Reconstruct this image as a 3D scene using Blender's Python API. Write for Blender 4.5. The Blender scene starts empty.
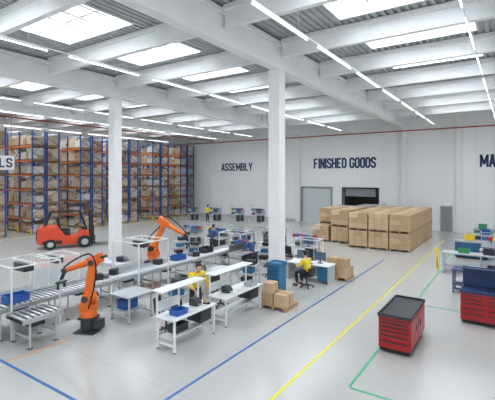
import bpy, math, random
from mathutils import Vector, Matrix
random.seed(7)
COL=bpy.context.scene.collection
# ------------------------------------------------------------ materials
MATS={}
def mat(name,color,rough=0.5,metal=0.0,var=0.06,scale=4.0,emit=0,bump=0.0):
    if name in MATS: return MATS[name]
    m=bpy.data.materials.new(name); m.use_nodes=True
    nt=m.node_tree; b=nt.nodes['Principled BSDF']
    b.inputs['Roughness'].default_value=rough
    b.inputs['Metallic'].default_value=metal
    tc=nt.nodes.new('ShaderNodeTexCoord'); nz=nt.nodes.new('ShaderNodeTexNoise')
    nz.inputs['Scale'].default_value=scale; nz.inputs['Detail'].default_value=3
    nt.links.new(tc.outputs['Object'],nz.inputs['Vector'])
    r=nt.nodes.new('ShaderNodeValToRGB')
    c0=[max(0,c*(1-var)) for c in color]; c1=[min(1,c*(1+var)) for c in color]
    r.color_ramp.elements[0].position=.3; r.color_ramp.elements[1].position=.7
    r.color_ramp.elements[0].color=(*c0,1); r.color_ramp.elements[1].color=(*c1,1)
    nt.links.new(nz.outputs['Fac'],r.inputs['Fac']); nt.links.new(r.outputs['Color'],b.inputs['Base Color'])
    if emit:
        b.inputs['Emission Color'].default_value=(*color,1); b.inputs['Emission Strength'].default_value=emit
    MATS[name]=m; return m
WHITE=mat('white_paint',(.78,.80,.81),.45,var=.02)
WALLM=mat('wall_panel',(.82,.84,.85),.5,var=.02,scale=.3)
CONC=mat('painted_concrete',(.82,.83,.84),.6,var=.03,scale=1.5)
DECK=mat('metal_deck',(.45,.47,.48),.45,.15,var=.06)
ALU=mat('aluminium',(.50,.52,.54),.35,.6,var=.03)
ROLL=mat('roller_steel',(.62,.64,.66),.3,.6,var=.05)
LGREY=mat('light_grey',(.48,.50,.52),.45,var=.03)
MGREY=mat('mid_grey',(.25,.27,.29),.5,var=.04)
DARK=mat('dark_grey',(.03,.035,.042),.45,var=.1)
BLACK=mat('black_rubber',(.014,.014,.016),.55,var=.1)
RED=mat('red_enamel',(.42,.014,.022),.32,var=.05)
REDP=mat('red_pipe',(.35,.04,.03),.4)
FORK=mat('truck_red',(.74,.075,.03),.35,var=.05)
ORANGE=mat('robot_orange',(.85,.17,.015),.38,var=.05)
RORANGE=mat('beam_orange',(.80,.23,.04),.45)
RBLUE=mat('upright_blue',(.03,.09,.33),.45)
BLUE=mat('tote_blue',(.02,.12,.45),.4)
TEAL=mat('teal_blue',(.025,.17,.34),.4)
NAVY=mat('navy',(.015,.04,.13),.45)
YEL=mat('safety_yellow',(.85,.60,.03),.45)
GREEN=mat('crate_green',(.04,.30,.14),.45)
CARD=[mat('cardboard_%s'%n,c,.75,var=.08,scale=3) for n,c in
      (('tan',(.50,.34,.20)),('light',(.58,.42,.26)),('brown',(.40,.26,.145)),('pale',(.66,.53,.38)))]
WRAP=mat('stretch_wrap',(.58,.55,.55),.25,var=.1,scale=6)
WHITEBOX=mat('white_carton',(.68,.66,.62),.7)
TAPE=mat('carton_seam',(.30,.19,.105),.7)
WOOD=mat('pallet_wood',(.42,.28,.15),.8,var=.15,scale=8)
SCREEN=mat('monitor_screen',(.05,.10,.16),.2,var=.2,emit=.3)
SKIN=mat('skin',(.62,.37,.26),.5,var=.04)
LIPS=mat('lips',(.5,.2,.17),.5)
HAIR=mat('dark_hair',(.03,.018,.012),.6,var=.2,scale=30)
TROU=mat('navy_trousers',(.02,.028,.05),.8)
SHOE=mat('work_shoe',(.02,.02,.02),.6)
BLUEW=mat('blue_workwear',(.04,.10,.26),.8)
LBLUE=mat('line_blue',(.02,.13,.40),.35,var=.15,scale=2)
LYEL=mat('line_yellow',(.76,.70,.06),.35,var=.1,scale=2)
LGRN=mat('line_green',(.07,.44,.25),.35,var=.15,scale=2)
LORG=mat('line_orange',(.78,.34,.10),.35,var=.15,scale=2)
LED=mat('led_diffuser',(1,1,1),.4,var=0,emit=3.5)
SKY=mat('skylight_glazing',(.92,.965,1),.4,var=0,emit=9)
GLASS=mat('pane_white',(.68,.73,.76),.2,var=.02)
PAPER=mat('paper',(.8,.8,.78),.8,var=.02)
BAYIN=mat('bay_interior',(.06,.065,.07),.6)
DOORM=mat('dock_door_panel',(.60,.63,.65),.45,var=.02)
def hivis():
    m=bpy.data.materials.new('hi_vis_yellow'); m.use_nodes=True; nt=m.node_tree; b=nt.nodes['Principled BSDF']
    tc=nt.nodes.new('ShaderNodeTexCoord'); s=nt.nodes.new('ShaderNodeSeparateXYZ')
    nt.links.new(tc.outputs['Object'],s.inputs[0])
    w=nt.nodes.new('ShaderNodeMath'); w.operation='PINGPONG'; w.inputs[1].default_value=.12
    nt.links.new(s.outputs['Z'],w.inputs[0])
    g=nt.nodes.new('ShaderNodeMath'); g.operation='GREATER_THAN'; g.inputs[1].default_value=.106
    nt.links.new(w.outputs[0],g.inputs[0])
    mx=nt.nodes.new('ShaderNodeMix'); mx.data_type='RGBA'
    mx.inputs[6].default_value=(.90,.66,.01,1); mx.inputs[7].default_value=(.6,.6,.55,1)
    nt.links.new(g.outputs[0],mx.inputs[0]); nt.links.new(mx.outputs[2],b.inputs['Base Color'])
    b.inputs['Roughness'].default_value=.7
    return m
HIVIS=hivis()
def floor_mat():
    m=bpy.data.materials.new('polished_concrete'); m.use_nodes=True; nt=m.node_tree; b=nt.nodes['Principled BSDF']
    tc=nt.nodes.new('ShaderNodeTexCoord')
    n1=nt.nodes.new('ShaderNodeTexNoise'); n1.inputs['Scale'].default_value=.2; n1.inputs['Detail'].default_value=4
    nt.links.new(tc.outputs['Object'],n1.inputs['Vector'])
    r=nt.nodes.new('ShaderNodeValToRGB'); r.color_ramp.elements[0].position=.25; r.color_ramp.elements[1].position=.75
    r.color_ramp.elements[0].color=(.475,.475,.462,1); r.color_ramp.elements[1].color=(.52,.52,.508,1)
    nt.links.new(n1.outputs['Fac'],r.inputs['Fac'])
    br=nt.nodes.new('ShaderNodeTexBrick'); br.offset=0; br.inputs['Scale'].default_value=1
    br.inputs['Brick Width'].default_value=6; br.inputs['Row Height'].default_value=6
    br.inputs['Mortar Size'].default_value=.01; br.inputs['Mortar Smooth'].default_value=.3
    br.inputs['Color1'].default_value=(1,1,1,1); br.inputs['Color2'].default_value=(1,1,1,1); br.inputs['Mortar'].default_value=(.8,.8,.8,1)
    nt.links.new(tc.outputs['Object'],br.inputs['Vector'])
    mx=nt.nodes.new('ShaderNodeMix'); mx.data_type='RGBA'; mx.blend_type='MULTIPLY'; mx.inputs[0].default_value=1
    nt.links.new(r.outputs['Color'],mx.inputs[6]); nt.links.new(br.outputs['Color'],mx.inputs[7])
    nt.links.new(mx.outputs[2],b.inputs['Base Color'])
    b.inputs['Roughness'].default_value=.17
    b.inputs['IOR'].default_value=1.6
    return m
def wall_mat():
    m=bpy.data.materials.new('sandwich_panels'); m.use_nodes=True; nt=m.node_tree; b=nt.nodes['Principled BSDF']
    tc=nt.nodes.new('ShaderNodeTexCoord'); s=nt.nodes.new('ShaderNodeSeparateXYZ'); nt.links.new(tc.outputs['Object'],s.inputs[0])
    a=nt.nodes.new('ShaderNodeMath'); a.operation='PINGPONG'; a.inputs[1].default_value=1.2
    nt.links.new(s.outputs['X'],a.inputs[0]); g=nt.nodes.new('ShaderNodeMath'); g.operation='LESS_THAN'; g.inputs[1].default_value=.012
    nt.links.new(a.outputs[0],g.inputs[0])
    mx=nt.nodes.new('ShaderNodeMix'); mx.data_type='RGBA'
    mx.inputs[6].default_value=(.84,.86,.87,1); mx.inputs[7].default_value=(.72,.74,.76,1)
    nt.links.new(g.outputs[0],mx.inputs[0]); nt.links.new(mx.outputs[2],b.inputs['Base Color']); b.inputs['Roughness'].default_value=.5
    return m
# ------------------------------------------------------------ mesh builder
class MB:
    def __init__(s): s.v=[];s.f=[];s.m=[];s.sm=[];s.mats=[]
    def mi(s,m):
        if m not in s.mats: s.mats.append(m)
        return s.mats.index(m)
    def add(s,vs,fs,m,smooth=False):
        o=len(s.v); s.v+= [tuple(x) for x in vs]; k=s.mi(m)
        for i,f in enumerate(fs):
            s.f.append(tuple(o+j for j in f)); s.m.append(k); s.sm.append(smooth if isinstance(smooth,bool) else smooth[i])
        return s
    def box(s,c,d,m,rz=0,ry=0,rx=0):
        hx,hy,hz=d[0]/2,d[1]/2,d[2]/2
        vs=[Vector((x,y,z)) for x in(-hx,hx) for y in(-hy,hy) for z in(-hz,hz)]
        if rz or ry or rx:
            R=Matrix.Rotation(rz,3,'Z')@Matrix.Rotation(ry,3,'Y')@Matrix.Rotation(rx,3,'X'); vs=[R@v for v in vs]
        c=Vector(c); vs=[v+c for v in vs]
        return s.add(vs,[(0,1,3,2),(4,6,7,5),(0,4,5,1),(2,3,7,6),(0,2,6,4),(1,5,7,3)],m)
    def bb(s,x0,x1,y0,y1,z0,z1,m): return s.box(((x0+x1)/2,(y0+y1)/2,(z0+z1)/2),(abs(x1-x0),abs(y1-y0),abs(z1-z0)),m)
    def cyl(s,p0,p1,r,m,n=14,r2=None):
        p0=Vector(p0);p1=Vector(p1);d=(p1-p0).normalized(); r2=r if r2 is None else r2
        a=d.orthogonal().normalized(); b=d.cross(a); vs=[]
        for p,q in((p0,r),(p1,r2)):
            for i in range(n):
                t=2*math.pi*i/n; vs.append(p+a*math.cos(t)*q+b*math.sin(t)*q)
        fs=[(i,(i+1)%n,n+(i+1)%n,n+i) for i in range(n)]+[tuple(range(n))[::-1],tuple(range(n,2*n))]
        return s.add(vs,fs,m,[True]*n+[False,False])
    def bar(s,p0,p1,w,h,m,w2=None,h2=None):
        p0=Vector(p0);p1=Vector(p1);d=(p1-p0).normalized()
        up=Vector((0,0,1)) if abs(d.z)<.99 else Vector((1,0,0))
        a=d.cross(up).normalized(); b=a.cross(d); w2=w2 or w; h2=h2 or h
        vs=[]
        for p,ww,hh in((p0,w,h),(p1,w2,h2)):
            for sa,sb in((-1,-1),(1,-1),(1,1),(-1,1)): vs.append(p+a*sa*ww/2+b*sb*hh/2)
        return s.add(vs,[(0,1,5,4),(1,2,6,5),(2,3,7,6),(3,0,4,7),(3,2,1,0),(4,5,6,7)],m)
    def prism(s,pts,a,b,m,axis='y'):
        n=len(pts); vs=[]
        for t in(a,b):
            for p,q in pts: vs.append((p,t,q) if axis=='y' else ((t,p,q) if axis=='x' else (p,q,t)))
        return s.add(vs,[(i,(i+1)%n,n+(i+1)%n,n+i) for i in range(n)]+[tuple(range(n))[::-1],tuple(range(n,2*n))],m)
    def sph(s,c,r,m,n=12,k=8,sc=(1,1,1),zmin=-2):
        vs=[];fs=[]
        for j in range(k+1):
            ph=math.pi*j/k
            for i in range(n):
                t=2*math.pi*i/n; z=max(math.cos(ph),zmin)
                vs.append((c[0]+r*sc[0]*math.sin(ph)*math.cos(t),c[1]+r*sc[1]*math.sin(ph)*math.sin(t),c[2]+r*sc[2]*z))
        for j in range(k):
            for i in range(n): fs.append((j*n+i,j*n+(i+1)%n,(j+1)*n+(i+1)%n,(j+1)*n+i))
        return s.add(vs,fs,m,True)
    def mesh(s,name):
        me=bpy.data.meshes.new(name); me.from_pydata(s.v,[],s.f)
        for m in s.mats: me.materials.append(m)
        me.polygons.foreach_set('material_index',s.m); me.polygons.foreach_set('use_smooth',s.sm)
        import bmesh
        bm=bmesh.new(); bm.from_mesh(me); bmesh.ops.recalc_face_normals(bm,faces=bm.faces); bm.to_mesh(me); bm.free()
        me.update(); return me
    def build(s,name,parent=None,loc=(0,0,0),rz=0,bevel=0,**p):
        return mk(name,s.mesh(name),parent,loc,rz,bevel,**p)
def mk(name,data,parent=None,loc=(0,0,0),rz=0,bevel=0,**p):
    o=bpy.data.objects.new(name,data); COL.objects.link(o); o.location=loc; o.rotation_euler=(0,0,rz)
    if parent: o.parent=parent
    if bevel:
        b=o.modifiers.new('Bevel','BEVEL'); b.width=bevel; b.segments=2; b.limit_method='ANGLE'
    for k,v in p.items(): o[k]=v
    return o
def root(name,loc,rz=0,**p): 
    o=mk(name,None,None,loc,rz,**p); o.empty_display_size=.3; return o
def dup(o,loc,rz=0,parent=None,**p):
    c=o.copy(); COL.objects.link(c)
    if parent is None: c.location=loc; c.rotation_euler=(0,0,rz)
    else: c.parent=parent
    for k,v in p.items(): c[k]=v
    for ch in list(o.children): dup(ch,None,parent=c)
    return c
S={'kind':'structure'}
# ------------------------------------------------------------ shell
X0,X1,YB,YF=-54,10,-8,36.0
fl=MB(); fl.bb(X0,X1,YB,YF,-.2,0,floor_mat()); fl.build('floor',label='polished light grey concrete floor',**S)
w=MB(); WP=wall_mat()
xs=[X0,-17.7,-14.5,-13.3,-10.1,X1]
for i in range(5):
    z0=3.4 if i in(1,3) else 0
    w.bb(xs[i],xs[i+1],YF,YF+.3,z0,10.8,WP)
w.build('wall_back',label='white sandwich panel wall',**S)
MB().bb(X0-.3,X0,YB,YF+.3,0,10.8,WALLM).build('wall_left',label='white panel wall',**S)
MB().bb(X0,-17.9,YF-.04,YF-.005,0,.25,LGREY).build('baseboard_back',**S)
SKX=[-3,-13,-23,-33,-43]; BEAMY=[-4.8,-1.1,2.6,6.3,10,13.7,17.4,21.1,24.8,28.5,32.2]
SKYY=[b+1.85 for b in BEAMY[1:-1]]
HX,HY=1.9,1.1
dk=MB()
def deck(x0,x1,y0,y1,z=9.9,p=.25):
    n=max(1,round((x1-x0)/p)); p=(x1-x0)/n; pts=[]
    for i in range(n):
        a=x0+i*p; pts+=[(a,z),(a+p*.45,z),(a+p*.55,z+.07),(a+p*.9,z+.07)]
    pts.append((x1,z)); vs=[(x,y,q) for y in(y0,y1) for x,q in pts]; k=len(pts)
    dk.add(vs,[(i,i+1,k+i+1,k+i) for i in range(k-1)],DECK)
edges=[X0]
for c in sorted(SKX): edges+= [c-HX,c+HX]
edges.append(X1)
for i in range(len(edges)-1):
    if i%2==0: deck(edges[i],edges[i+1],YB,YF)
    else:
        y=YB
        for c in SKYY: deck(edges[i],edges[i+1],y,c-HY); y=c+HY
        deck(edges[i],edges[i+1],y,YF)
dk.bb(X0,X1,YB,YF,10.6,10.7,WHITE) 
dk.build('ceiling',label='corrugated galvanised steel roof deck',**S)
sk=MB()
for sx in(-1,1): sk.bb(sx*HX,sx*(HX+.06),-HY-.06,HY+.06,-.08,.5,WHITE)
for sy in(-1,1): sk.bb(-HX,HX,sy*HY,sy*(HY+.06),-.08,.5,WHITE)
sk.bb(-HX,HX,-HY,HY,.46,.5,SKY)
for i in range(1,4): sk.bb(-HX+i*2*HX/4-.045,-HX+i*2*HX/4+.045,-HY,HY,.3,.455,LGREY)
for i in range(16): sk.bb(-HX+(i+.5)*2*HX/16-.014,-HX+(i+.5)*2*HX/16+.014,-HY,HY,.41,.45,MGREY)
for j in (-.37,.37): sk.bb(-HX,HX,j-.04,j+.04,.35,.45,LGREY)
skm=sk.mesh('window'); n=0
for cx in SKX:
    for cy in SKYY:
        n+=1; mk('window_%d'%n,skm,loc=(cx,cy,9.95),label='rectangular translucent roof skylight with glazing bars',**S)
GX=[-47.8,-37.8,-27.8,-17.8,-7.8,2.2]
for i,g in enumerate(GX):
    m=MB(); m.bb(g-.2,g+.2,YB,YF,8.75,9.62,CONC); m.bb(g-.28,g+.28,YB,YF,9.62,9.8,CONC)
    m.build('ceiling_girder',bevel=.02,label='long white precast concrete roof girder',**S)
bx=[X0]+GX+[X1]
for y in BEAMY:
    for i in range(len(bx)-1):
        a=bx[i]+(.285 if i else 0); b=bx[i+1]-(.285 if i<len(bx)-2 else 0)
        m=MB(); L=b-a; m.bb(0,L,-.1,.1,9.2,9.72,CONC); m.bb(0,L,-.19,.19,9.72,9.885,CONC)
        m.build('ceiling_beam',loc=(a,y,0),label='white concrete roof purlin beam',**S)
for g in (-17.8,-7.8):
    m=MB(); m.bb(-.25,.25,-.25,.25,0,8.74,CONC)
    m.build('column',loc=(g,13.7,0),bevel=.03,label='tall square white concrete column holding the roof girder',category='column',group='concrete columns in the hall')
for k,x in enumerate((-29.2,-17.95,-7.8,-3.6)):
    MB().bb(x-.22,x+.22,YF-.3,YF-.005,0,8.74 if k<3 else 9.85,CONC).build('trim_%d'%(k+1),bevel=.02,label='white wall pilaster',**S)
m=MB(); m.bb(-17.7,-14.5,YF+.06,YF+.14,0,3.4,DOORM)
d=m.build('door_1',label='light grey panelled sectional dock door, closed',**S)
for i in range(1,6): MB().bb(-17.5,-14.52,YF+.045,YF+.058,i*.57-.012,i*.57+.012,LGREY).build('panel_seam',parent=d)
m=MB(); 
for x in(-17.7,-14.52): m.bb(x,x+.15,YF-.06,YF-.002,0,3.4,MGREY)
m.bb(-17.7,-14.37,YF-.06,YF-.002,3.4,3.55,MGREY); m.build('trim_6',label='grey dock door frame',**S)
m=MB()
for x in(-13.42,-10.1): m.bb(x,x+.14,YF-.06,YF-.002,0,3.4,DARK)
m.bb(-13.42,-9.96,YF-.06,YF-.002,3.4,3.54,DARK); m.build('trim_7',label='dark dock opening frame',**S)
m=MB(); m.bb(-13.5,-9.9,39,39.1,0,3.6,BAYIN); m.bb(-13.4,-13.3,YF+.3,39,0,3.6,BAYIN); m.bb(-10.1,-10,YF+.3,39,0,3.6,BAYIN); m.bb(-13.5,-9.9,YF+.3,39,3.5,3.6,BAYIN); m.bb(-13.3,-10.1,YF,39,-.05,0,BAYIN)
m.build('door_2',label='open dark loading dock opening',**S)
MB().bb(-13.1,-10.3,YF+.1,YF+.16,2.7,3.38,MGREY).build('door_3',label='rolled-up grey dock curtain',**S)
m=MB(); m.bb(-5.0,-4.06,YF-.06,YF-.005,0,2.15,LGREY); m.bb(-4.93,-4.13,YF-.08,YF-.062,.04,2.08,MGREY)
d=m.build('door_4',label='grey steel personnel door',**S)
MB().bb(-4.3,-4.18,YF-.13,YF-.082,1.02,1.06,ALU).build('handle',parent=d)
MB().bb(-13.95,-13.6,YF-.12,YF-.005,1.1,1.7,MGREY).build('control_box',label='grey dock door control box on the white wall',category='control box')
MB().bb(-9.7,-9.3,YF-.12,YF-.005,1.2,2.2,GLASS).build('control_box',label='pale electrical cabinet on the white wall',category='control box')
def pipe(p0,p1,r,m,label,hang=None):
    q=MB(); q.cyl(p0,p1,r,m,10)
    if hang=='wall': 
        x=X0+1
        while x<X1: q.bb(x-.02,x+.02,p0[1],YF-.002,p0[2]-.02,p0[2]+.02,m); x+=5
    else:
        for y in BEAMY: q.bb(p0[0]-.012,p0[0]+.012,y-.012,y+.012,p0[2],9.2,m)
    q.build('sprinkler_pipe',label=label,category='pipe')
pipe((X0,YF-.45,8.45),(X1,YF-.45,8.45),.05,REDP,'long red sprinkler pipe running under the roof by the wall','wall')
pipe((-28.5,YB,8.6),(-28.5,YF-.6,8.6),.05,REDP,'long red sprinkler pipe beside the roof girder')
# led lights
hs=MB().box((0,0,.05),(.05,3.0,.06),WHITE); ld=MB().box((0,0,.01),(.03,2.96,.02),LED)
lt=hs.build('strip_light',loc=(0,0,0)); ldo=ld.build('diffuser',parent=lt); first=True
for x in (-1.0,-5.0,-12.3,-21.5,-26.0,-33.0):
    m=MB(); m.bb(x-.015,x+.015,YB,YF-.4,8.58,8.61,WHITE)
    for y in BEAMY: m.bb(x-.006,x+.006,y-.006,y+.006,8.61,9.2,LGREY)
    m.build('lighting_rail',label='thin white suspended lighting rail',category='lighting rail',group='suspended lighting rails')
    y=-2.0
    while y<34:
        P=dict(label='long white suspended LED strip light, lit',category='light',group='suspended LED strip lights')
        if first:
            lt.location=(x,y,8.5); first=False
            for k,v in P.items(): lt[k]=v
        else: dup(lt,(x,y,8.5),**P)
        y+=3.7
# lettering: heavy condensed sans built from strokes
a0,a1,am=.09,.50,.295; b0,b1=.09,.91
SL={'A':[[(.07,0),(am,.96),(.52,0)],[(.17,.3),(.42,.3)]],
'S':[[(a1,.70),(a1,.79),(.41,b1),(.18,b1),(a0,.79),(a0,.66),(.18,.55),(.41,.46),(a1,.35),(a1,.2),(.41,b0),(.18,b0),(a0,.2),(a0,.3)]],
'E':[[(a1,b1),(a0,b1),(a0,b0),(a1,b0)],[(a0,.5),(.44,.5)]],'F':[[(a1,b1),(a0,b1),(a0,0)],[(a0,.5),(.44,.5)]],
'M':[[(a0,0),(a0,.93),(.39,.25),(.69,.93),(.69,0)]],'B':[[(a0,.52),(a0,b1),(.39,b1),(a1,.80),(a1,.63),(.39,.52),(a0,.52)],[(.39,.52),(a1,.40),(a1,.2),(.39,b0),(a0,b0),(a0,.52)]],
'L':[[(a0,1),(a0,b0),(a1,b0)]],'Y':[[(.06,1),(am,.45),(.53,1)],[(am,.45),(am,0)]],'I':[[(a0,0),(a0,1)]],
'N':[[(a0,0),(a0,.95),(a1,.05),(a1,1)]],'H':[[(a0,0),(a0,1)],[(a1,0),(a1,1)],[(a0,.5),(a1,.5)]],
'D':[[(a0,b0),(a0,b1),(.36,b1),(a1,.77),(a1,.23),(.36,b0),(a0,b0)]],
'G':[[(a1,.70),(a1,.79),(.41,b1),(.18,b1),(a0,.79),(a0,.21),(.18,b0),(.41,b0),(a1,.21),(a1,.45),(.34,.45)]],
'C':[[(a1,.68),(a1,.79),(.41,b1),(.18,b1),(a0,.79),(a0,.21),(.18,b0),(.41,b0),(a1,.21),(a1,.32)]],
'O':[[(.18,b1),(a0,.79),(a0,.21),(.18,b0),(.41,b0),(a1,.21),(a1,.79),(.41,b1),(.18,b1)]],
'T':[[(.03,b1),(.56,b1)],[(am,b1),(am,0)]],'R':[[(a0,0),(a0,b1),(.39,b1),(a1,.80),(a1,.60),(.39,.48),(a0,.48)],[(.33,.48),(.51,0)]]}
SWD={'M':.84,'I':.24,' ':.32}
def text(s,cx,z,width,h,y=YF-.012,label='',parent=None,name='wall_lettering'):
    tot=sum(SWD.get(c,.64) for c in s); m=MB(); x=0; sx=width/tot; t=.165
    for c in s:
        for pl in SL.get(c,[]):
            P=[((x+p[0])*sx-width/2,(p[1]-.5)*h) for p in pl]
            for i in range(len(P)-1):
                p,q=Vector((P[i][0],0,P[i][1])),Vector((P[i+1][0],0,P[i+1][1])); d=(q-p).normalized(); e=t*h/2*.5
                p2=p-d*(e if i>0 else 0); q2=q+d*(e if i<len(P)-2 else 0); nn=Vector((-d.z,0,d.x))*t*h/2
                vs=[p2+nn,p2-nn,q2-nn,q2+nn]; vs+= [v+Vector((0,.01,0)) for v in vs]
                m.add(vs,[(0,1,2,3),(7,6,5,4),(0,4,5,1),(1,5,6,2),(2,6,7,3),(3,7,4,0)],NAVY)
        x+=SWD.get(c,.64)
    if parent: return m.build(name,parent,(cx,y,z))
    return m.build(name,loc=(cx,y,z),label=label,category='sign')
text('ASSEMBLY',-25.65,5.62,4.3,.88,label='navy capital letters reading ASSEMBLY on the white wall')
text('FINISHED GOODS',-13.25,5.82,6.1,1.0,label='navy capital letters reading FINISHED GOODS on the white wall')
text('MAINTENANCE',.35,5.78,5.0,1.0,label='navy capital letters reading MAINTENANCE on the white wall')
def line(x0,x1,y0,y1,m,lab,z=.004): MB().bb(x0,x1,y0,y1,.0005,z,m).build('floor_marking',label=lab,category='floor marking')
line(-5.85,-5.78,4.7,22,LBLUE,'long straight blue painted line on the concrete floor')
line(-16,-5.78,4.63,4.7,LBLUE,'blue painted line crossing the concrete floor')
line(-4.09,-4.015,2,31,LYEL,'long straight yellow painted line on the concrete floor')
line(-2.94,-2.88,8.25,33,LGRN,'long green painted line on the concrete floor')
line(-2.88,6,8.18,8.25,LGRN,'green painted line marking the tool area')
line(-2.88,6,14.9,14.96,LGRN,'green painted line marking the tool area edge')
line(-10.24,-10.18,4.75,6.3,LORG,'short orange painted line by the robot')
line(-30.3,-30.2,9,34,LYEL,'yellow painted line in front of the racks')
# ------------------------------------------------------------ racks
def upright(h=8.2):
    m=MB()
    for y in(0,1.1):
        m.bb(-.05,.05,0 if y==0 else y-.08,.08 if y==0 else y,.01,h,RBLUE)
    k=0;z=.3
    while z<h-.9:
        m.bar((0,.05,z),(0,1.05,z+.6),.035,.035,RBLUE) if k%2==0 else m.bar((0,1.05,z),(0,.05,z+.6),.035,.035,RBLUE)
        z+=.62;k+=1
    m.bb(-.08,.08,-.09,-.01,0,.45,YEL)
    return m.mesh('upright_frame')
UPR=upright()
BAY=2.0; PIT=1.17; NLV=7
BEAM=MB().bb(-BAY/2+.055,BAY/2-.055,-.025,.025,-.05,.06,RORANGE).mesh('load_beam')
def loadmesh(seed):
    rr=random.Random(seed*7+1); m=MB(); w=.84; d=1.0; h=(.95,.75,.98,.66,.88,.72,.92)[seed%7]
    for x in(-.36,0,.36): m.bb(x-.045,x+.045,-d/2,d/2,0,.09,WOOD)
    m.bb(-w/2,w/2,-d/2,d/2,.09,.13,WOOD)
    z=.135; st=seed%9
    if st in(3,5): m.bb(-w/2+.02,w/2-.02,-d/2+.03,d/2-.03,z,h,WRAP if st==5 else WHITEBOX); return m.mesh('pallet_load')
    rows=3+seed%2; nx=2+(seed//2)%2; c=([CARD[1],CARD[3],WHITEBOX,CARD[0],CARD[3]])[seed%5]; hh=(h-z)/rows
    for r in range(rows):
        for i in range(nx):
            for j in range(2):
                if r==rows-1 and rr.random()<.2: continue
                cc=c if rr.random()<.7 else rr.choice(CARD+[WHITEBOX])
                a=-w/2+i*w/nx; b=-d/2+j*d/2
                m.bb(a+.01,a+w/nx-.01,b+.01,b+d/2-.01,z+r*hh+.004,z+(r+1)*hh-.014,cc)
    return m.mesh('pallet_load')
LM=[loadmesh(i) for i in range(20)]
RX=-31.5; NL=0
for ri,Y0 in enumerate((12.2,16.4,20.6,24.8,29.0,33.2)):
    rk=root('pallet_rack',(RX,Y0,0),label='tall pallet rack with blue uprights and orange beams full of cartons',category='storage rack',group='rows of tall pallet racks')
    nb=(2,3,3,2,2,2)[ri]
    for sub in(0,1.2):
        for k in range(nb+1): mk('upright_frame',UPR,rk,(-k*BAY-.06,sub,0))
        for b in range(nb if sub==0 else 1):
            for l in range(1,NLV):
                for yy in(.03,1.07): mk('load_beam',BEAM,rk,(-b*BAY-.06-BAY/2,sub+yy,l*PIT-.065))
    for sub in(0,1.2):
        for b in range(nb if sub==0 else 1):
            for l in range(NLV):
                for q in(-.46,.46):
                    if random.random()<.07 or NL>=298: continue
                    NL+=1
                    mk('pallet_load',random.choice(LM),None,(RX-.06-BAY/2-b*BAY+q,Y0+sub+.56,l*PIT+.003),
                       math.pi if random.random()<.5 else 0,label='wooden pallet loaded with cardboard cartons on a rack level',category='pallet load',group='loaded pallets in the racks')
m=MB(); m.bb(-1.9,1.9,-.03,.03,-.5,.5,WHITE)
sg=m.build('hanging_sign',loc=(-30.2,12.35,5.5),rz=math.radians(60),label='white hanging sign with navy letters reading MATERIALS near the racks',category='sign')
text('MATERIALS',0,0,3.6,.66,y=-.045,parent=sg,name='lettering')
for x in(-1.7,1.7): MB().cyl((x,0,.5),(x,0,4.4),.012,DARK,6).build('suspension_wire',parent=sg)
# ------------------------------------------------------------ floor pallet block
def pal():
    m=MB(); w,d=1.2,1.2
    for x in(-.55,0,.55): m.bb(x-.05,x+.05,-d/2,d/2,0,.1,WOOD)
    for i in range(6): m.bb(-w/2,w/2,-d/2+i*d/6+.015,-d/2+(i+1)*d/6-.015,.1,.13,WOOD)
    return m.mesh('pallet')
PALM=pal()
def cst(seed,wrap=False):
    m=MB(); c=CARD[(0,1,0,1)[seed%4]]; rr=random.Random(seed); nn=3 if seed%2 else 2; s=1.2/nn
    for r in range(3):
        for i in range(nn):
            for j in range(nn):
                cc=c if rr.random()<.8 else CARD[rr.choice((0,1,3))]
                if wrap and rr.random()<.7: cc=WRAP
                g=.007
                m.bb(-.6+i*s+g,-.6+(i+1)*s-g,-.6+j*s+g,-.6+(j+1)*s-g,.135+r*.325+.003,.135+(r+1)*.325-.012,cc)
    m.bb(-.58,.58,-.58,.58,.131,1.08,TAPE)
    return m.mesh('carton_stack')
CSM=[cst(i) for i in range(4)]+[cst(9,True)]
GP=dict(category='pallet load',group='block of carton pallets by the loading dock')
def cpal(x,y,z,k,lab):
    r=root('carton_pallet',(x,y,z),label=lab,**GP); mk('pallet',PALM,r); mk('carton_stack',CSM[k],r)
for ix,x in enumerate((-11.25,-9.85,-8.2,-6.93,-5.66)):
    for iy in range(6):
        y=(26.5 if ix<2 else 25.4)+iy*1.3
        if ix<1 and iy>3: continue
        k=4 if (ix<2 and iy>2) else random.randrange(4)
        cpal(x,y,0,k,'wooden pallet stacked with wrapped brown cartons')
        if ix==0 and iy==0: continue
        cpal(x,y,1.112,4 if k==4 else random.randrange(4),'pallet of brown cartons stacked on another pallet')
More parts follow.
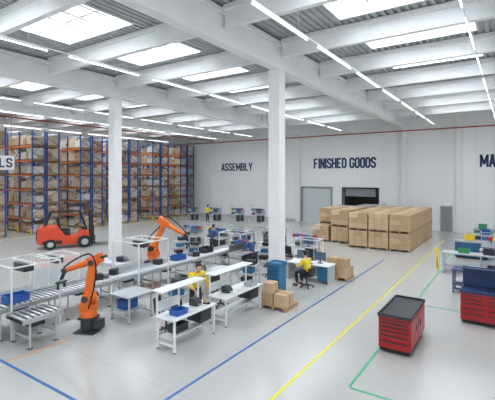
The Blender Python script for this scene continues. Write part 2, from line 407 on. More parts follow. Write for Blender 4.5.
# ------------------------------------------------------------ tool cabinets
def tool_cabinet(loc,w,d,h,rz,lab,cols=2,rows=6,side=True,topm=DARK,back=False,bodym=RED):
    r=root('tool_cabinet',loc,rz,label=lab,category='tool cabinet')
    MB().bb(-w/2,w/2,-d/2,d/2,.12,h-.06,bodym).build('body',r,bevel=.012)
    m=MB(); m.bb(-w/2-.02,w/2+.02,-d/2-.02,d/2+.02,h-.058,h-.02,topm)
    for s in(-1,1):
        m.bb(s*(w/2-.02),s*(w/2+.02),-d/2-.02,d/2+.02,h-.02,h+.03,topm); m.bb(-w/2,w/2,s*(d/2-.02),s*(d/2+.02),h-.02,h+.03,topm)
    m.build('worktop',r,bevel=.006)
    MB().bb(-w/2+.03,w/2-.03,-d/2+.03,d/2-.03,.04,.118,BLACK).build('plinth',r)
    for x in(-1,1):
        for y in(-1,1):
            MB().cyl((x*(w/2-.1)-.02,y*(d/2-.12),.05),(x*(w/2-.1)+.02,y*(d/2-.12),.05),.05,BLACK,12).build('caster',r)
    cw=w/cols
    hs=[.8,.8,1,1,1.3,1.6][:rows]; tot=sum(hs)
    for c in range(cols):
        z=h-.09; sp=(h-.09-.15)
        for k in range(rows):
            dh=hs[k]/tot*sp; xc=-w/2+(c+.5)*cw
            dr=MB().bb(xc-cw/2+.025,xc+cw/2-.025,-d/2-.018,-d/2-.001,z-dh+.012,z-.006,bodym).build('drawer',r,bevel=.004)
            MB().bb(xc-cw/2+.06,xc+cw/2-.06,-d/2-.04,-d/2-.019,z-.045,z-.02,DARK).build('handle',dr); z-=dh
    if side:
        for k in range(2):
            yc=-d/2+(k+.5)*d/2
            dr=MB().bb(w/2+.001,w/2+.014,yc-d/4+.03,yc+d/4-.03,.18,h-.12,bodym).build('door',r,bevel=.004)
            yy=yc+(.2 if k==0 else -.2)
            MB().bb(w/2+.0145,w/2+.03,yy-.02,yy+.02,h*.5,h*.5+.15,DARK).build('handle',dr)
    if back:
        MB().bb(-w/2,w/2,d/2-.06,d/2-.025,h+.031,h+.62,NAVY).build('pegboard',r,bevel=.005)
        MB().bb(-w/2,w/2,d/2-.3,d/2-.062,h+.57,h+.6,NAVY).build('shelf',r)
    return r
tool_cabinet((-2.5,11.3,0),.78,1.85,.97,0,'large red tool cabinet on casters with dark grey top tray',cols=1,rows=6)
tool_cabinet((-.35,14.2,0),2.0,.8,1.0,0,'wide red drawer cabinet with navy back panel standing on the concrete',cols=3,rows=5,topm=NAVY,back=True)
# ------------------------------------------------------------ tables
def packing_table(loc,w,L,h,lab,shelf=True,name='packing_table',lower=True,group=None,rz=0,topm=WHITE,drawers=False):
    p=dict(label=lab,category='table')
    if group: p['group']=group
    r=root(name,loc,rz,**p)
    MB().bb(-w/2,w/2,-L/2,L/2,h-.04,h,topm).build('tabletop',r,bevel=.008)
    for x in(-1,1):
        for y in(-1,1):
            m=MB(); m.bb(x*(w/2-.06)-.025,x*(w/2-.06)+.025,y*(L/2-.08)-.025,y*(L/2-.08)+.025,.02,h-.042,topm); m.cyl((x*(w/2-.06),y*(L/2-.08),0),(x*(w/2-.06),y*(L/2-.08),.02),.04,DARK,8); m.build('leg',r)
    for y in(-1,1): MB().bb(-w/2+.09,w/2-.09,y*(L/2-.08)-.02,y*(L/2-.08)+.02,.15,.2,topm).build('crossbar',r)
    if lower: MB().bb(-w/2+.05,w/2-.25,-L/2+.115,L/2-.115,.28,.31,topm).build('lower_shelf',r)
    if drawers:
        MB().bb(-w/2+.1,w/2-.1,L/2-.6,L/2-.14,h-.42,h-.045,DARK).build('drawer_unit',r,bevel=.005)
    if shelf:
        for y in(-1,0,1): MB().bb(-w/2+.03,-w/2+.07,y*(L/2-.06)-.02,y*(L/2-.06)+.02,h+.001,1.49,topm).build('post',r)
        MB().bb(-w/2-.1,-w/2+.3,-L/2,L/2,1.492,1.52,topm).build('upper_shelf',r,bevel=.005)
        MB().bb(-w/2+.04,-w/2+.06,-L/2+.08,-.04,h+.1,h+.36,GLASS).build('back_panel',r)
    return r
G='white packing tables in a row'
packing_table((-7.45,8.1,0),.72,1.75,.86,'white packing table with raised shelf, blue bin on top',group=G,drawers=True)
packing_table((-7.45,10.45,0),.72,2.1,.86,'white packing table with raised shelf and papers',group=G,drawers=True)
packing_table((-10.15,8.45,0),.95,1.05,.82,'light grey steel work stand beside the orange robot',shelf=False,name='work_stand',topm=LGREY)
packing_table((-1.3,21,0),3.0,.8,.95,'light workbench on thin legs near the tool cabinets',shelf=False,name='workbench',topm=LGREY)
packing_table((-.9,17.6,0),2.2,.8,.9,'navy workbench behind the red cabinet',shelf=False,name='workbench',topm=NAVY)
def tote(loc,s,m,lab,rz=0,name='storage_tote'):
    a,b,h=s; q=MB(); q.bb(-a/2,a/2,-b/2,b/2,0,.015,m)
    for k in(-1,1): q.bb(k*(a/2-.012),k*a/2,-b/2,b/2,.015,h,m); q.bb(-a/2+.012,a/2-.012,k*(b/2-.012),k*b/2,.015,h,m)
    q.bb(-a/2-.015,-a/2,-b/2-.015,b/2+.015,h-.03,h,m); q.bb(a/2,a/2+.015,-b/2-.015,b/2+.015,h-.03,h,m); q.bb(-a/2,a/2,-b/2-.015,-b/2,h-.03,h,m); q.bb(-a/2,a/2,b/2,b/2+.015,h-.03,h,m)
    return q.build(name,loc=loc,rz=rz,label=lab,category='bin')
tote((-7.38,7.7,.861),(.3,.4,.14),BLUE,'blue plastic bin on the white packing table')
tote((-11.95,5.75,.902),(.4,.6,.22),BLUE,'blue plastic tote on the roller conveyor')
tote((-12.1,12.6,.902),(.4,.6,.2),BLUE,'blue plastic tote on the roller conveyor')
tote((-12.2,14.6,.902),(.4,.6,.25),DARK,'dark plastic tote on the roller conveyor')
tote((-10.3,8.4,.311),(.4,.5,.28),BLUE,'blue tote on the lower shelf of the stand')
tote((-7.32,11.1,.861),(.3,.4,.12),LGREY,'grey tray on the packing table')
tote((-7.6,7.9,.311),(.3,.5,.2),DARK,'dark tote on the lower shelf of the packing table')
def gearbox(loc,rz):
    r=root('motor_assembly',loc,rz,label='dark metal motor assembly resting on the rollers',category='machine part',group='motor assemblies on the conveyor')
    MB().bb(-.16,.16,-.14,.14,0,.2,DARK).build('housing',r,bevel=.02); MB().cyl((.161,0,.11),(.34,0,.11),.08,MGREY,16).build('motor_barrel',r); MB().cyl((0,0,.2),(0,0,.26),.06,ALU,14).build('shaft',r)
for k,(x,y) in enumerate(((-12.3,4.4),(-12.1,8.6),(-12.3,9.4),(-12.2,11.5),(-12.0,13.6),(-9.9,11.6),(-13.9,11.0))): gearbox((x,y,.902),k*1.1)
def printer(loc,rz,lab='dark grey label printer on a white table'):
    r=root('label_printer',loc,rz,label=lab,category='printer')
    MB().prism([(-.14,0),(.14,0),(.14,.1),(.06,.2),(-.14,.2)],-.12,.12,DARK).build('housing',r,bevel=.01)
    MB().bb(.142,.2,-.05,.05,.05,.055,PAPER).build('label_strip',r)
printer((-7.5,8.5,.861),0); printer((-7.5,10.0,.861),0); 
for k,(x,y) in enumerate(((-7.3,8.15),(-7.3,10.5),(-7.25,9.65))):
    MB().bb(-.1,.1,-.14,.14,0,.006,PAPER).build('paper_sheet',loc=(x,y,.861),rz=.2*k,label='white paper sheet lying on the packing table',category='paper')
def tape_disp(loc):
    r=root('tape_dispenser',loc,.3,label='black tape dispenser on the packing table',category='tape dispenser')
    MB().prism([(-.1,0),(.1,0),(.12,.06),(.04,.05),(-.02,.03),(-.1,.04)],-.03,.03,BLACK).build('base',r)
    MB().cyl((-.04,-.025,.09),(-.04,.025,.09),.055,CARD[1],14).build('tape_roll',r)
tape_disp((-7.3,8.75,.861))
def carton(loc,s,k,lab,rz=0):
    a,b,h=s; m=MB(); m.bb(-a/2,a/2,-b/2,b/2,0,h,CARD[k]); m.bb(-a/2-.002,a/2+.002,-.03,.03,.01,h+.002,TAPE)
    return m.build('cardboard_carton',loc=loc,rz=rz,label=lab,category='carton')
def pallet1(loc,rz=0,lab='flat wooden pallet on the concrete floor'):
    r=root('pallet',loc,rz,label=lab,category='pallet'); 
    m=MB()
    for x in(-.45,0,.45): m.bb(x-.05,x+.05,-.45,.45,0,.1,WOOD)
    m.build('bearer',r); m=MB()
    for i in range(6): m.bb(-.5,.5,-.45+i*.15+.012,-.45+(i+1)*.15-.012,.1,.13,WOOD)
    m.build('deck_boards',r)
pallet1((-6.75,12.0,0))
carton((-6.98,11.87,.131),(.45,.62,.42),0,'brown cardboard carton on a wooden pallet',.0)
carton((-6.5,11.9,.131),(.46,.6,.4),1,'brown cardboard carton on a wooden pallet',.02)
carton((-6.98,11.85,.555),(.36,.4,.3),1,'small cardboard carton on top of a larger one',.1)
pallet1((-6.4,16.9,0))
for (x,y,z,k) in((-6.63,16.7,.131,0),(-6.16,16.7,.131,1),(-6.63,17.15,.131,1),(-6.16,17.15,.131,0),(-6.63,16.72,.54,1),(-6.16,16.72,.54,0)):
    carton((x,y,z),(.45,.42,.4),k,'brown cardboard carton stacked on a pallet')
# ------------------------------------------------------------ conveyor
def conveyor(loc,L=1.95,w=1.15,h=.88,rz=0,lab='aluminium roller conveyor section on steel legs'):
    p=dict(label=lab,category='conveyor',group='roller conveyor line')
    r=root('roller_conveyor',loc,rz,**p)
    for x in(-1,1): MB().bb(x*w/2-.025,x*w/2+.025,-L/2,L/2,h-.12,h+.0,ALU).build('side_rail',r,bevel=.005)
    MB().bb(-w/2+.03,w/2-.03,-L/2+.02,L/2-.02,h-.12,h-.10,BLACK).build('under_tray',r)
    rm=MB().cyl((-w/2+.03,0,0),(w/2-.03,0,0),.036,ROLL,12).mesh('roller'); n=int(L/.145)
    for i in range(n): mk('roller',rm,r,(0,-L/2+.07+i*(L-.14)/(n-1),h-.016))
    for x in(-1,1):
        for y in(-1,1):
            m=MB(); m.bb(x*(w/2-.03)-.02,x*(w/2-.03)+.02,y*(L/2-.2)-.02,y*(L/2-.2)+.02,.02,h-.121,LGREY); m.bb(x*(w/2-.03)-.05,x*(w/2-.03)+.05,y*(L/2-.2)-.05,y*(L/2-.2)+.05,0,.02,DARK); m.build('leg',r)
    for y in(-1,1): MB().bb(-w/2+.06,w/2-.06,y*(L/2-.2)-.015,y*(L/2-.2)+.015,.25,.3,LGREY).build('crossbar',r)
    MB().bb(-.15,.15,-.2,.2,h-.35,h-.121,DARK).build('drive_motor',r)
    return r
cv=conveyor((-12.2,4.0,0))
for i in range(1,7): dup(cv,(-12.2,4.0+i*1.98,0))
c2=dup(cv,(-14.1,11.0,0),math.pi/2); c2['label']='roller conveyor section branching toward the second robot'
dup(cv,(-9.9,11.9,0))
conveyor((-10.9,5.75,0),L=1.1,w=.9,h=.8,lab='short lower roller conveyor beside the main line')
def mframe(loc,w,L,h,lab,rz=0,screen=True,t=.02):
    r=root('machine_guard_frame',loc,rz,label=lab,category='guard frame')
    for x in(-1,1):
        for y in(-1,1): MB().bb(x*w/2-t,x*w/2+t,y*L/2-t,y*L/2+t,0,h-.04,WHITE).build('post',r)
    for x in(-1,1): MB().bb(x*w/2-t,x*w/2+t,-L/2-t,L/2+t,h-.04,h,WHITE).build('top_rail',r)
    for y in(-1,1): MB().bb(-w/2+t,w/2-t,y*L/2-t,y*L/2+t,h-.04,h,WHITE).build('top_rail',r)
    if screen:
        MB().bb(-w/2-.035,-w/2-.031,-L/2+.03,L/2-.03,.3,1.0,GLASS).build('guard_panel',r)
        MB().bb(-.3,.3,-.15,.15,h-.3,h-.061,DARK).build('scanner_head',r,bevel=.01)
        MB().bb(-w/2+t,w/2-t,-.02,.02,h-.0605,h-.001,WHITE).build('cross_rail',r)
mframe((-12.2,6.1,0),1.5,1.4,2.0,'white aluminium guard frame over the conveyor')
mframe((-12.2,10.6,0),1.5,1.5,2.05,'white aluminium guard frame over the conveyor beside the column')
mframe((-14.3,8.3,0),1.2,1.2,1.6,'white aluminium guard frame behind the conveyor')
mframe((-12.2,17.0,0),1.4,1.0,1.6,'white aluminium frame at the conveyor end',screen=False)
# ------------------------------------------------------------ robots
def robot(loc,rz,elbow,wrist,tool,lab,sh=.95,scale=1):
    r=root('industrial_robot',loc,rz,label=lab,category='robot arm'); r.scale=(scale,)*3
    m=MB(); m.bb(-.30,.30,-.30,.30,0,.04,DARK); m.cyl((0,0,.04),(0,0,.42),.22,DARK,20); m.bb(-.22,.22,-.22,.22,.36,.42,DARK); m.bb(-.42,-.2,-.14,.14,.1,.36,DARK); m.build('pedestal',r,bevel=.01)
    m=MB(); m.cyl((0,0,.42),(0,0,.58),.24,ORANGE,22,.21); m.bb(-.2,.21,-.18,.18,.56,.74,ORANGE); m.prism([(-.19,.72),(.2,.72),(.12,sh+.13),(-.12,sh+.13)],-.22,-.1,ORANGE); m.prism([(-.17,.72),(.17,.72),(.1,sh+.1),(-.1,sh+.1)],.12,.2,ORANGE); m.build('turret',r,bevel=.02)
    MB().cyl((0,-.36,sh),(0,-.22,sh),.1,BLACK,16).build('motor',r)
    E=Vector((elbow[0],0,elbow[1])); Sv=Vector((0,0,sh)); W=Vector((wrist[0],0,wrist[1])); T=Vector((tool[0],0,tool[1]))
    dS=(E-Sv).normalized()
    m=MB(); m.cyl((0,-.09,sh),(0,.115,sh),.165,ORANGE,20); m.bar(Sv+Vector((0,.02,0)),E+Vector((0,.02,0)),.14,.25,ORANGE,.11,.17); m.cyl(E+Vector((0,-.055,0)),E+Vector((0,.1,0)),.125,ORANGE,20); m.build('lower_arm',r,bevel=.01)
    m=MB(); m.cyl((0,.206,sh),(0,.24,sh),.09,DARK,16); m.build('joint_cap',r); m=MB(); m.cyl(E+Vector((0,.1,0)),E+Vector((0,.125,0)),.08,DARK,16); m.build('joint_cap',r)
    d=(W-E).normalized(); m=MB(); up=Vector((-d.z,0,d.x))
    if up.z<0: up=-up
    m.cyl(E+Vector((0,-.22,0)),E+Vector((0,-.057,0)),.145,ORANGE,20); m.bar(E-d*.24+up*.06+Vector((0,-.13,0)),E+d*.22+up*.04+Vector((0,-.13,0)),.2,.27,ORANGE,.16,.21)
    m.cyl(E+d*.18+up*.03+Vector((0,-.1,0)),W+Vector((0,-.1,0)),.1,ORANGE,16,.062); m.build('forearm',r,bevel=.01)
    m=MB(); 
    for k in(-.07,.0,.07): m.cyl(E-d*.35+up*.06+Vector((0,-.13+k,0)),E-d*.242+up*.06+Vector((0,-.13+k,0)),.032,BLACK,10)
    m.build('motor',r)
    o=Vector((0,-.1,0)); m=MB(); m.cyl(W+o+Vector((0,-.08,0)),W+o+Vector((0,.08,0)),.078,DARK,14); m.cyl(W+o,T+o,.055,DARK,14,.05); m.build('wrist',r)
    m=MB(); t=T+o; m.cyl(t,t+Vector((0,0,-.05)),.075,ALU,14); m.bb(t.x-.07,t.x+.07,t.y-.18,t.y+.18,t.z-.1,t.z-.052,DARK)
    for s in(-1,1): m.bb(t.x-.03,t.x+.03,t.y+s*.15-.02,t.y+s*.15+.02,t.z-.26,t.z-.1,DARK)
    m.build('gripper',r)
    pts=[Vector((-.12,.22,.7)),Vector((-.28,.23,sh+.3)),E+Vector((-.2,.17,-.1)),E+Vector((0,.14,.26)),E+d*.5+up*.22+Vector((0,.02,0)),W+up*.1+o]
    m=MB(); P=[]
    for i in range(len(pts)-1):
        a=pts[max(0,i-1)];b=pts[i];c=pts[i+1];e=pts[min(len(pts)-1,i+2)]
        for k in range(5):
            u=k/5; P.append(.5*((2*b)+(c-a)*u+(2*a-5*b+4*c-e)*u*u+(3*b-a-3*c+e)*u**3))
    P.append(pts[-1])
    for i in range(len(P)-1): m.cyl(P[i],P[i+1],.024,BLACK,8)
    m.build('cable_hose',r)
robot((-10.3,7.0,0),math.radians(205),(-.12,1.95),(.8,1.66),(.92,1.4),'orange six-axis robot arm on a dark pedestal reaching over the conveyor',scale=1.03)
robot((-14.4,13.3,0),math.radians(25),(.45,1.88),(1.35,1.42),(1.44,1.2),'orange six-axis robot arm bent over the conveyor line',scale=1.22,sh=.9)
# ------------------------------------------------------------ forklift (heading +X local)
def forklift(loc,rz,scale):
    r=root('forklift',loc,rz,label='red counterbalance forklift with black overhead guard and mast',category='forklift'); r.scale=scale
    m=MB(); m.prism([(-1.35,.26),(-1.45,.5),(-1.42,1.05),(-1.28,1.24),(-.5,1.26),(-.4,1.05),(-.15,.68),(.45,.66),(.6,.98),(.95,1.0),(1.02,.3),(.5,.2),(-.9,.2)],-.57,.57,FORK); m.build('chassis',r,bevel=.06)
    m=MB(); m.prism([(-1.44,.35),(-1.5,.6),(-1.47,1.02),(-1.38,1.1),(-1.38,.35)],-.4,.4,DARK); m.build('counterweight',r,bevel=.02)
    m=MB(); m.bb(-.48,.08,-.26,.26,.95,1.07,BLACK); m.box((-.46,0,1.38),(.14,.5,.6),BLACK,ry=-.15); m.bb(-.3,.1,-.3,.3,.63,.95,DARK); m.build('seat',r,bevel=.03)
    m=MB(); m.bb(.62,.9,-.45,.45,1.0,1.12,BLACK); m.build('dashboard',r,bevel=.03)
    m=MB(); m.cyl((.62,0,1.08),(.42,0,1.25),.03,BLACK,8); m.cyl((.42,0,1.25),(.40,0,1.28),.18,BLACK,16); m.build('steering_wheel',r)
    m=MB()
    for s in(-1,1):
        m.bar((.88,s*.5,.98),(.55,s*.48,2.05),.055,.06,BLACK); m.bar((-1.1,s*.5,1.22),(-.8,s*.48,2.05),.06,.08,BLACK); m.bar((-.83,s*.48,2.05),(.58,s*.48,2.05),.06,.06,BLACK)
        MB().bb(-1.2,-.3,s*.575-.006,s*.575+.006,.3,.46,BLACK).build('side_trim',r)
    for i in range(9): m.bb(-.8+i*.16,-.75+i*.16,-.48,.48,2.04,2.08,BLACK)
    m.build('overhead_guard',r)
    m=MB()
    for s in(-1,1): m.bb(1.04,1.18,s*.36-.045,s*.36+.045,.1,2.15,DARK)
    for z in(.3,1.2,2.1): m.bb(1.06,1.16,-.31,.31,z-.04,z+.04,DARK)
    m.cyl((1.12,-.15,.3),(1.12,-.15,1.9),.035,MGREY,10); m.cyl((1.12,.15,.3),(1.12,.15,1.9),.035,MGREY,10); m.build('mast',r)
    m=MB(); m.bb(1.19,1.24,-.5,.5,.15,.25,DARK); m.bb(1.19,1.24,-.5,.5,.5,.6,DARK)
    for y in(-.45,-.22,0,.22,.45): m.bb(1.19,1.22,y-.015,y+.015,.6,1.2,DARK)
    m.bb(1.19,1.22,-.47,.47,1.18,1.22,DARK); m.build('carriage',r)
    for s in(-1,1):
        m=MB(); m.bb(1.245,1.29,s*.27-.06,s*.27+.06,.06,.62,DARK); m.prism([(1.29,.06),(2.1,.06),(2.1,.075),(1.29,.11)],s*.27-.06,s*.27+.06,DARK); m.build('fork',r)
    for x,rad in((.74,.34),(-.85,.28)):
        for s in(-1,1):
            m=MB(); m.cyl((x,s*.59,rad),(x,s*.76,rad),rad,BLACK,24); m.cyl((x,s*.76,rad),(x,s*.77,rad),rad*.5,LGREY,18); m.build('wheel',r)
    m=MB(); m.cyl((-.6,0,2.085),(-.6,0,2.2),.05,RORANGE,12); m.build('beacon',r)
forklift((-23.9,14.75,0),math.radians(62),(1.24,1.15,1.12))
# ------------------------------------------------------------ chairs
def office_chair(loc,rz,lab='black swivel work chair on casters',back=.8):
    r=root('office_chair',loc,rz,label=lab,category='chair')
    MB().bb(-.22,.22,-.23,.23,.44,.51,BLACK).build('seat',r,bevel=.025)
    m=MB(); m.box((-.27,0,back),(.06,.42,.42 if back>.75 else .26),BLACK,ry=-.12); m.build('backrest',r,bevel=.02)
    MB().bar((-.12,0,.42),(-.29,0,.64),.05,.02,DARK).build('back_support',r)
    MB().cyl((0,0,.1),(0,0,.44),.03,DARK,10).build('gas_column',r)
    for k in range(5):
        t=k*2*math.pi/5; e=(.27*math.cos(t),.27*math.sin(t),.075)
        MB().bar((0,0,.11),e,.04,.03,DARK).build('base_arm',r)
        MB().cyl((e[0]-.02,e[1],.03),(e[0]+.02,e[1],.03),.03,BLACK,8).build('caster',r)
    return r
office_chair((-7.0,14.75,0),math.radians(165),back=.7)
office_chair((-8.35,8.2,0),math.radians(20))
office_chair((-8.45,10.9,0),math.radians(-10))
office_chair((-9.2,15.4,0),math.radians(-160))
office_chair((-13.3,17.6,0),math.radians(80))
office_chair((-9.4,18.0,0),math.radians(80))
# ------------------------------------------------------------ workstations
def monitor(loc,rz,lab='black flat computer monitor on a desk'):
    r=root('computer_monitor',loc,rz,label=lab,category='monitor')
    m=MB(); m.bb(-.12,.12,-.08,.08,0,.015,DARK); m.bb(-.02,.02,.0,.03,.015,.2,DARK); m.build('stand',r)
    MB().bb(-.27,.27,-.035,-.002,.14,.48,BLACK).build('bezel',r); MB().bb(-.255,.255,-.038,-.0352,.155,.465,SCREEN).build('screen',r)
def wstation(loc,rz,lab,group='assembly workstations'):
    r=root('assembly_workstation',loc,rz,label=lab,category='workstation',group=group); w,d,h=1.6,.75,.85
    MB().bb(-w/2,w/2,-d/2,d/2,h-.035,h,LGREY).build('tabletop',r)
    for x in(-1,1):
        MB().bb(x*.75-.018,x*.75+.018,d/2-.046,d/2-.01,.0,1.7,ALU).build('rear_post',r)
        MB().bb(x*.75-.02,x*.75+.02,-d/2+.02,-d/2+.06,.0,h-.036,ALU).build('leg',r)
        MB().bb(x*.75-.02,x*.75+.02,-d/2+.061,d/2-.061,.08,.12,ALU).build('foot_rail',r)
    MB().bb(-.72,.72,d/2-.04,d/2-.02,h+.05,1.25,MGREY if int(loc[0]*10)%2 else GLASS).build('back_panel',r)
    MB().bb(-.72,.72,d/2-.35,d/2-.065,1.28,1.3,LGREY).build('upper_shelf',r)
    MB().bb(.25,.7,-d/2+.05,d/2-.07,.2,h-.04,DARK).build('drawer_unit',r)
    MB().bb(-.78,.78,-.16,-.12,1.701,1.73,ALU).build('light_boom',r)
    for x in(-.75,.75): MB().bb(x-.018,x+.018,-.119,d/2-.01,1.701,1.73,ALU).build('boom_arm',r)
    m=MB(); m.cyl((-.3,-.14,1.70),(-.3,-.14,1.4),.008,BLACK,6); m.cyl((-.3,-.14,1.4),(-.3,-.14,1.2),.03,DARK,10); m.build('hanging_screwdriver',r)
    rr=random.Random(loc[0]*13)
    for i in range(6):
        c=rr.choice([BLUE,RED,YEL,BLUE,MGREY,DARK]); mm=MB(); mm.prism([(0,0),(.0,.13),(-.2,.13),(-.2,.09),(-.26,.06),(-.26,0)],0,.18,c,'x')
        mm.build('parts_bin',r,(-.68+i*.23,.30,1.3005))
    return r
WS=[((-14.9,18.6,0),0),((-13.0,18.6,0),0),((-11.1,18.9,0),0),((-9.2,19.0,0),0),((-10.9,15.9,0),math.pi/2),((-16.8,18.6,0),0),
    ((-27.0,30.0,0),0),((-24.8,30.8,0),0),((-22.6,31.6,0),0),((-20.6,32.2,0),0)]
for i,(p,a) in enumerate(WS):
    wstation(p,a,'grey aluminium assembly bench with shelf and coloured parts bins')
    monitor((p[0]+(.3 if not a else 0),p[1]+(0 if not a else .3),.851),a)
    if not a:
        r=root('test_unit',(p[0]-.35,p[1]+.05,.851),.2*i,label='dark boxy test instrument on an assembly bench',category='test instrument',group='test instruments on benches')
        MB().bb(-.16,.16,-.12,.12,0,.16,DARK).build('housing',r,bevel=.01); MB().bb(-.13,.02,-.126,-.121,.04,.13,SCREEN).build('display',r); MB().cyl((.09,-.14,.08),(.09,-.121,.08),.02,RED,10).build('knob',r)
def trolley(loc,rz):
    r=root('parts_trolley',loc,rz,label='small grey parts trolley with dark components',category='trolley')
    for z in(.2,.55,.9): MB().bb(-.4,.4,-.25,.25,z,z+.03,LGREY).build('tray',r)
    for x in(-.38,.38):
        for y in(-.23,.23): MB().cyl((x,y,.08),(x,y,1.0),.015,ALU,8).build('post',r); MB().cyl((x-.015,y,.04),(x+.015,y,.04),.04,BLACK,10).build('caster',r)
    for k,z in enumerate((.23,.58,.93)): MB().bb(-.3+.1*k,.1+.1*k,-.18,.18,z+.001,z+.18,(DARK,TEAL,DARK)[k]).build('component_box',r,bevel=.01)
trolley((-9.0,13.5,0),.2); trolley((-15.6,16.4,0),1.2); trolley((-10.7,17.6,0),0.1); trolley((-13.9,15.6,0),.5); trolley((-9.3,9.6,0),1.4)
r=root('computer_desk',(-7.35,15.9,0),0,label='white desk with two monitors beside the carton pallet',category='desk')
MB().bb(-1,1,-.4,.4,.72,.76,WHITE).build('desktop',r,bevel=.006)
for x in(-.95,.95): MB().bb(x-.03,x+.03,-.36,.36,0,.719,LGREY).build('leg_panel',r)
MB().bb(.45,.9,-.3,.3,.1,.7,TEAL).build('drawer_unit',r)
MB().bb(-.9,.9,.35,.38,.1,.7,LGREY).build('modesty_panel',r)
monitor((-7.75,16.0,.761),.2); monitor((-6.95,16.0,.761),-.1)
MB().bb(-.22,.22,-.07,.07,0,.02,DARK).build('keyboard',loc=(-7.35,15.65,.761),label='black computer keyboard on the white desk',category='keyboard',bevel=.004)
tool_cabinet((-7.38,12.95,0),.52,.55,1.28,0,'tall teal blue drawer cabinet standing by the column',cols=1,rows=6,side=False,topm=TEAL,bodym=TEAL)
mframe((-8.3,17.7,0),1.2,.7,1.5,'white aluminium frame stand near the desk',screen=False)
for k,(x,y,c) in enumerate(((-1.9,25.2,TEAL),(-1.6,28.2,NAVY),(-1.4,31.2,GREEN))):
    tool_cabinet((x,y,0),1.6,.8,.95,0,'drawer cabinet bench in the maintenance area',cols=2,rows=4,topm=LGREY,bodym=c,side=False)
wstation((-.6,23.2,0),0,'grey aluminium bench with coloured bins in the maintenance area','maintenance benches')
wstation((-.2,26.7,0),0,'grey aluminium bench with coloured bins in the maintenance area','maintenance benches')
tote((-2.0,25.2,.99),(.5,.4,.3),YEL,'yellow plastic crate on a drawer bench')
tote((-1.4,28.2,.99),(.5,.4,.3),BLUE,'blue plastic crate on a drawer bench')
tote((-1.7,31.2,.99),(.5,.4,.3),GREEN,'green plastic crate on a drawer bench')
tote((-1.9,21.0,.951),(.45,.35,.2),GREEN,'green crate on the light workbench')
tote((-.9,21.05,.951),(.45,.35,.25),DARK,'dark crate on the light workbench')
tote((-.5,17.6,.901),(.6,.4,.2),DARK,'dark tray on the navy workbench')
m=MB(); m.cyl((0,0,0),(0,0,.02),.12,YEL,16); m.cyl((0,0,.02),(0,0,1.0),.06,YEL,16); m.build('bollard',loc=(-3.1,21.4,0),label='yellow safety bollard at the bench corner',category='bollard')
# ------------------------------------------------------------ people
def skin_mesh(name,vs,es,m,parent,roots=(0,),sub=1):
    me=bpy.data.meshes.new(name); me.from_pydata([v[0] for v in vs],es,[]); o=bpy.data.objects.new(name,me); COL.objects.link(o)
    sk=o.modifiers.new('Skin','SKIN'); sk.use_smooth_shade=True
    d=me.skin_vertices[0].data
    for i,v in enumerate(vs):
        r=v[1]; d[i].radius=(r,r) if not isinstance(r,tuple) else r; d[i].use_root=(i in roots)
    s=o.modifiers.new('Sub','SUBSURF'); s.levels=sub; s.render_levels=sub
    bpy.context.view_layer.update()
    nm=bpy.data.meshes.new_from_object(o.evaluated_get(bpy.context.evaluated_depsgraph_get())); bpy.data.objects.remove(o)
    nm.materials.clear(); nm.materials.append(m)
    for p in nm.polygons: p.use_smooth=True
    return mk(name,nm,parent)
STAND=dict(pel=(0,0,.95),hip=(0,.10,.88),knee=(.03,.12,.49),ank=(-.02,.13,.09),toe=(.15,.15,.045),wai=(.02,0,1.08),che=(.05,0,1.27),upc=(.07,0,1.41),nec=(.09,0,1.48),
  sho=(.06,.2,1.40),elb=(.12,.28,1.14),wri=(.35,.20,1.03),hd=(.085,-.02,-.03),head=(.12,0,1.57))
LEAN=dict(STAND,wai=(.05,0,1.08),che=(.13,0,1.26),upc=(.20,0,1.38),nec=(.25,0,1.445),sho=(.19,.2,1.37),elb=(.27,.29,1.10),wri=(.50,.18,.97),head=(.31,0,1.51))
SIT=dict(pel=(-.06,0,.60),hip=(0,.1,.575),knee=(.42,.14,.55),ank=(.36,.15,.1),toe=(.52,.16,.045),wai=(-.04,0,.72),che=(.01,0,.91),upc=(.04,0,1.05),nec=(.06,0,1.12),
  sho=(.03,.19,1.04),elb=(.14,.27,.80),wri=(.38,.18,.84),hd=(.085,-.02,-.01),head=(.10,0,1.21))
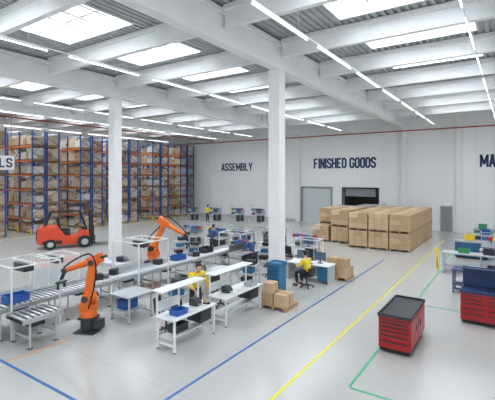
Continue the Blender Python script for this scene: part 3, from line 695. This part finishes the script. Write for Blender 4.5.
def person(loc,rz,P,top,lab,hair=HAIR,trou=TROU,scale=1.0):
    r=root('person',loc,rz,label=lab,category='person'); r.scale=(scale,)*3
    V=Vector; g={k:V(v) for k,v in P.items()}
    def mir(v,s): return V((v.x,v.y*s,v.z))
    vs=[];es=[];roots=[0]
    def add(p,rad,par=None):
        vs.append((tuple(p),rad)); i=len(vs)-1
        if par is not None: es.append((par,i))
        return i
    a=add(g['pel'],.10); b=add(g['wai'],.095,a); c=add(g['che'],.115,b); d=add(g['upc'],.10,c); n=add(g['nec'],.05,d)
    H=g['head']; n2=add(H+V((-.02,0,-.03)),.055,n); h1=add(H+V((.0,0,.03)),(.078,.085),n2); h2=add(H+V((-.005,0,.1)),(.08,.09),h1); add(H+V((-.01,0,.15)),.055,h2)
    add(H+V((.105,0,.035)),.013,h1)
    for s in(1,-1):
        sh=add(mir(g['sho'],s),.055,d); e=add(mir(g['elb'],s),.04,sh); w=add(mir(g['wri'],s),.026,e)
        hd=mir(g['hd'],s); W=mir(g['wri'],s); pm=add(W+hd*.6,(.034,.022),w); add(W+hd*1.0,(.036,.02),pm)
        hp=add(mir(g['hip'],s),.085,a); k=add(mir(g['knee'],s),.055,hp); cf=add(mir(g['knee'],s).lerp(mir(g['ank'],s),.35),.052,k); an=add(mir(g['ank'],s),.038,cf); add(mir(g['toe'],s),.032,an)
        side=V((0,1,0)); dn=V((0,0,-1)); hn=hd.normalized()
        for q,(off,L) in enumerate(((-.03,.062),(-.01,.075),(.011,.07),(.03,.055))):
            f0=add(W+hd*.9+side*off,.0095); roots.append(f0); f1=add(W+hd*1.0+side*off*1.1+hn*L*.45+dn*.006,.009,f0); add(W+hd*1.0+side*off*1.15+hn*L*.8+dn*.028,.008,f1)
        t0=add(W+hd*.35-side*s*.012,.012); roots.append(t0); t1=add(W+hd*.6-side*s*.045,.0105,t0); add(W+hd*.95-side*s*.055+dn*.012,.009,t1)
    skin_mesh('body',vs,es,SKIN,r,roots)
    vs=[];es=[]
    a=add(g['pel']+V((0,0,-.03)),(.15,.17)); b=add(g['wai'],(.145,.155),a); c=add(g['che'],(.155,.175),b); d=add(g['upc'],(.13,.15),c); add(g['nec']+V((0,0,-.02)),.066,d)
    for s in(1,-1):
        sh=add(mir(g['sho'],s),.082,d); e=add(mir(g['elb'],s),.062,sh); add(mir(g['elb'],s).lerp(mir(g['wri'],s),.8),.046,e)
    skin_mesh('jacket',vs,es,top,r)
    vs=[];es=[]
    a=add(g['pel'],.12)
    for s in(1,-1):
        hp=add(mir(g['hip'],s),.1,a); k=add(mir(g['knee'],s),.075,hp); cf=add(mir(g['knee'],s).lerp(mir(g['ank'],s),.4),.07,k); add(mir(g['ank'],s)+V((0,0,.02)),.058,cf)
    skin_mesh('trousers',vs,es,trou,r)
    for s in(1,-1):
        vs=[];es=[]; an=mir(g['ank'],s); t=mir(g['toe'],s)
        a=add(V((an.x-.03,an.y,.055)),.05); b=add(V((t.x,t.y,.048)),.044,a); add(V((t.x+.06,t.y,.04)),.032,b)
        skin_mesh('shoe',vs,es,SHOE,r)
    m=MB(); m.sph((H.x-.02,0,H.z+.125),.1,hair,16,10,(1.0,.98,.9),zmin=.0); m.sph((H.x-.045,0,H.z+.09),.088,hair,14,9,(.8,1.08,1.1)); m.build('hair',r)
    for s in(1,-1):
        MB().sph((H.x+.075,s*.032,H.z+.065),.011,WHITE,8,6).build('eye',r)
        MB().sph((H.x+.083,s*.032,H.z+.065),.006,BLACK,8,6).build('pupil',r)
        MB().sph((H.x-.0,s*.088,H.z+.05),.025,SKIN,8,6,(.7,.4,1.2)).build('ear',r)
    MB().sph((H.x+.078,0,H.z+.0),.02,LIPS,8,6,(.4,1.1,.3)).build('mouth',r)
person((-8.42,9.55,0),math.radians(-30),LEAN,HIVIS,'person in a yellow high-visibility jacket leaning over the packing table',scale=1.06)
person((-7.0,14.75,0),math.radians(165),SIT,HIVIS,'person in a yellow high-visibility vest seated at the desk',scale=1.06)
person((-10.2,15.6,0),math.radians(160),LEAN,BLUEW,'person in blue workwear leaning over an assembly bench')
person((-14.4,17.8,0),math.radians(90),STAND,BLUEW,'person in dark workwear standing at an assembly bench')
person((-25.0,30.1,0),math.radians(90),STAND,HIVIS,'person in a yellow vest at a distant assembly bench')
# ------------------------------------------------------------ camera, world
cam=bpy.data.cameras.new('camera'); co=bpy.data.objects.new('camera',cam); COL.objects.link(co)
cam.sensor_width=36; cam.lens=395/495*36; cam.shift_y=-23/495; cam.clip_end=300
co.location=(0,0,4.5); co.rotation_euler=(math.radians(90),0,math.radians(33.9))
bpy.context.scene.camera=co
wd=bpy.data.worlds.new('world'); bpy.context.scene.world=wd; wd.use_nodes=True
wd.node_tree.nodes['Background'].inputs[0].default_value=(.94,.97,1,1); wd.node_tree.nodes['Background'].inputs[1].default_value=.95
sc=bpy.context.scene; sc.view_settings.view_transform='Standard'; sc.view_settings.exposure=0.25
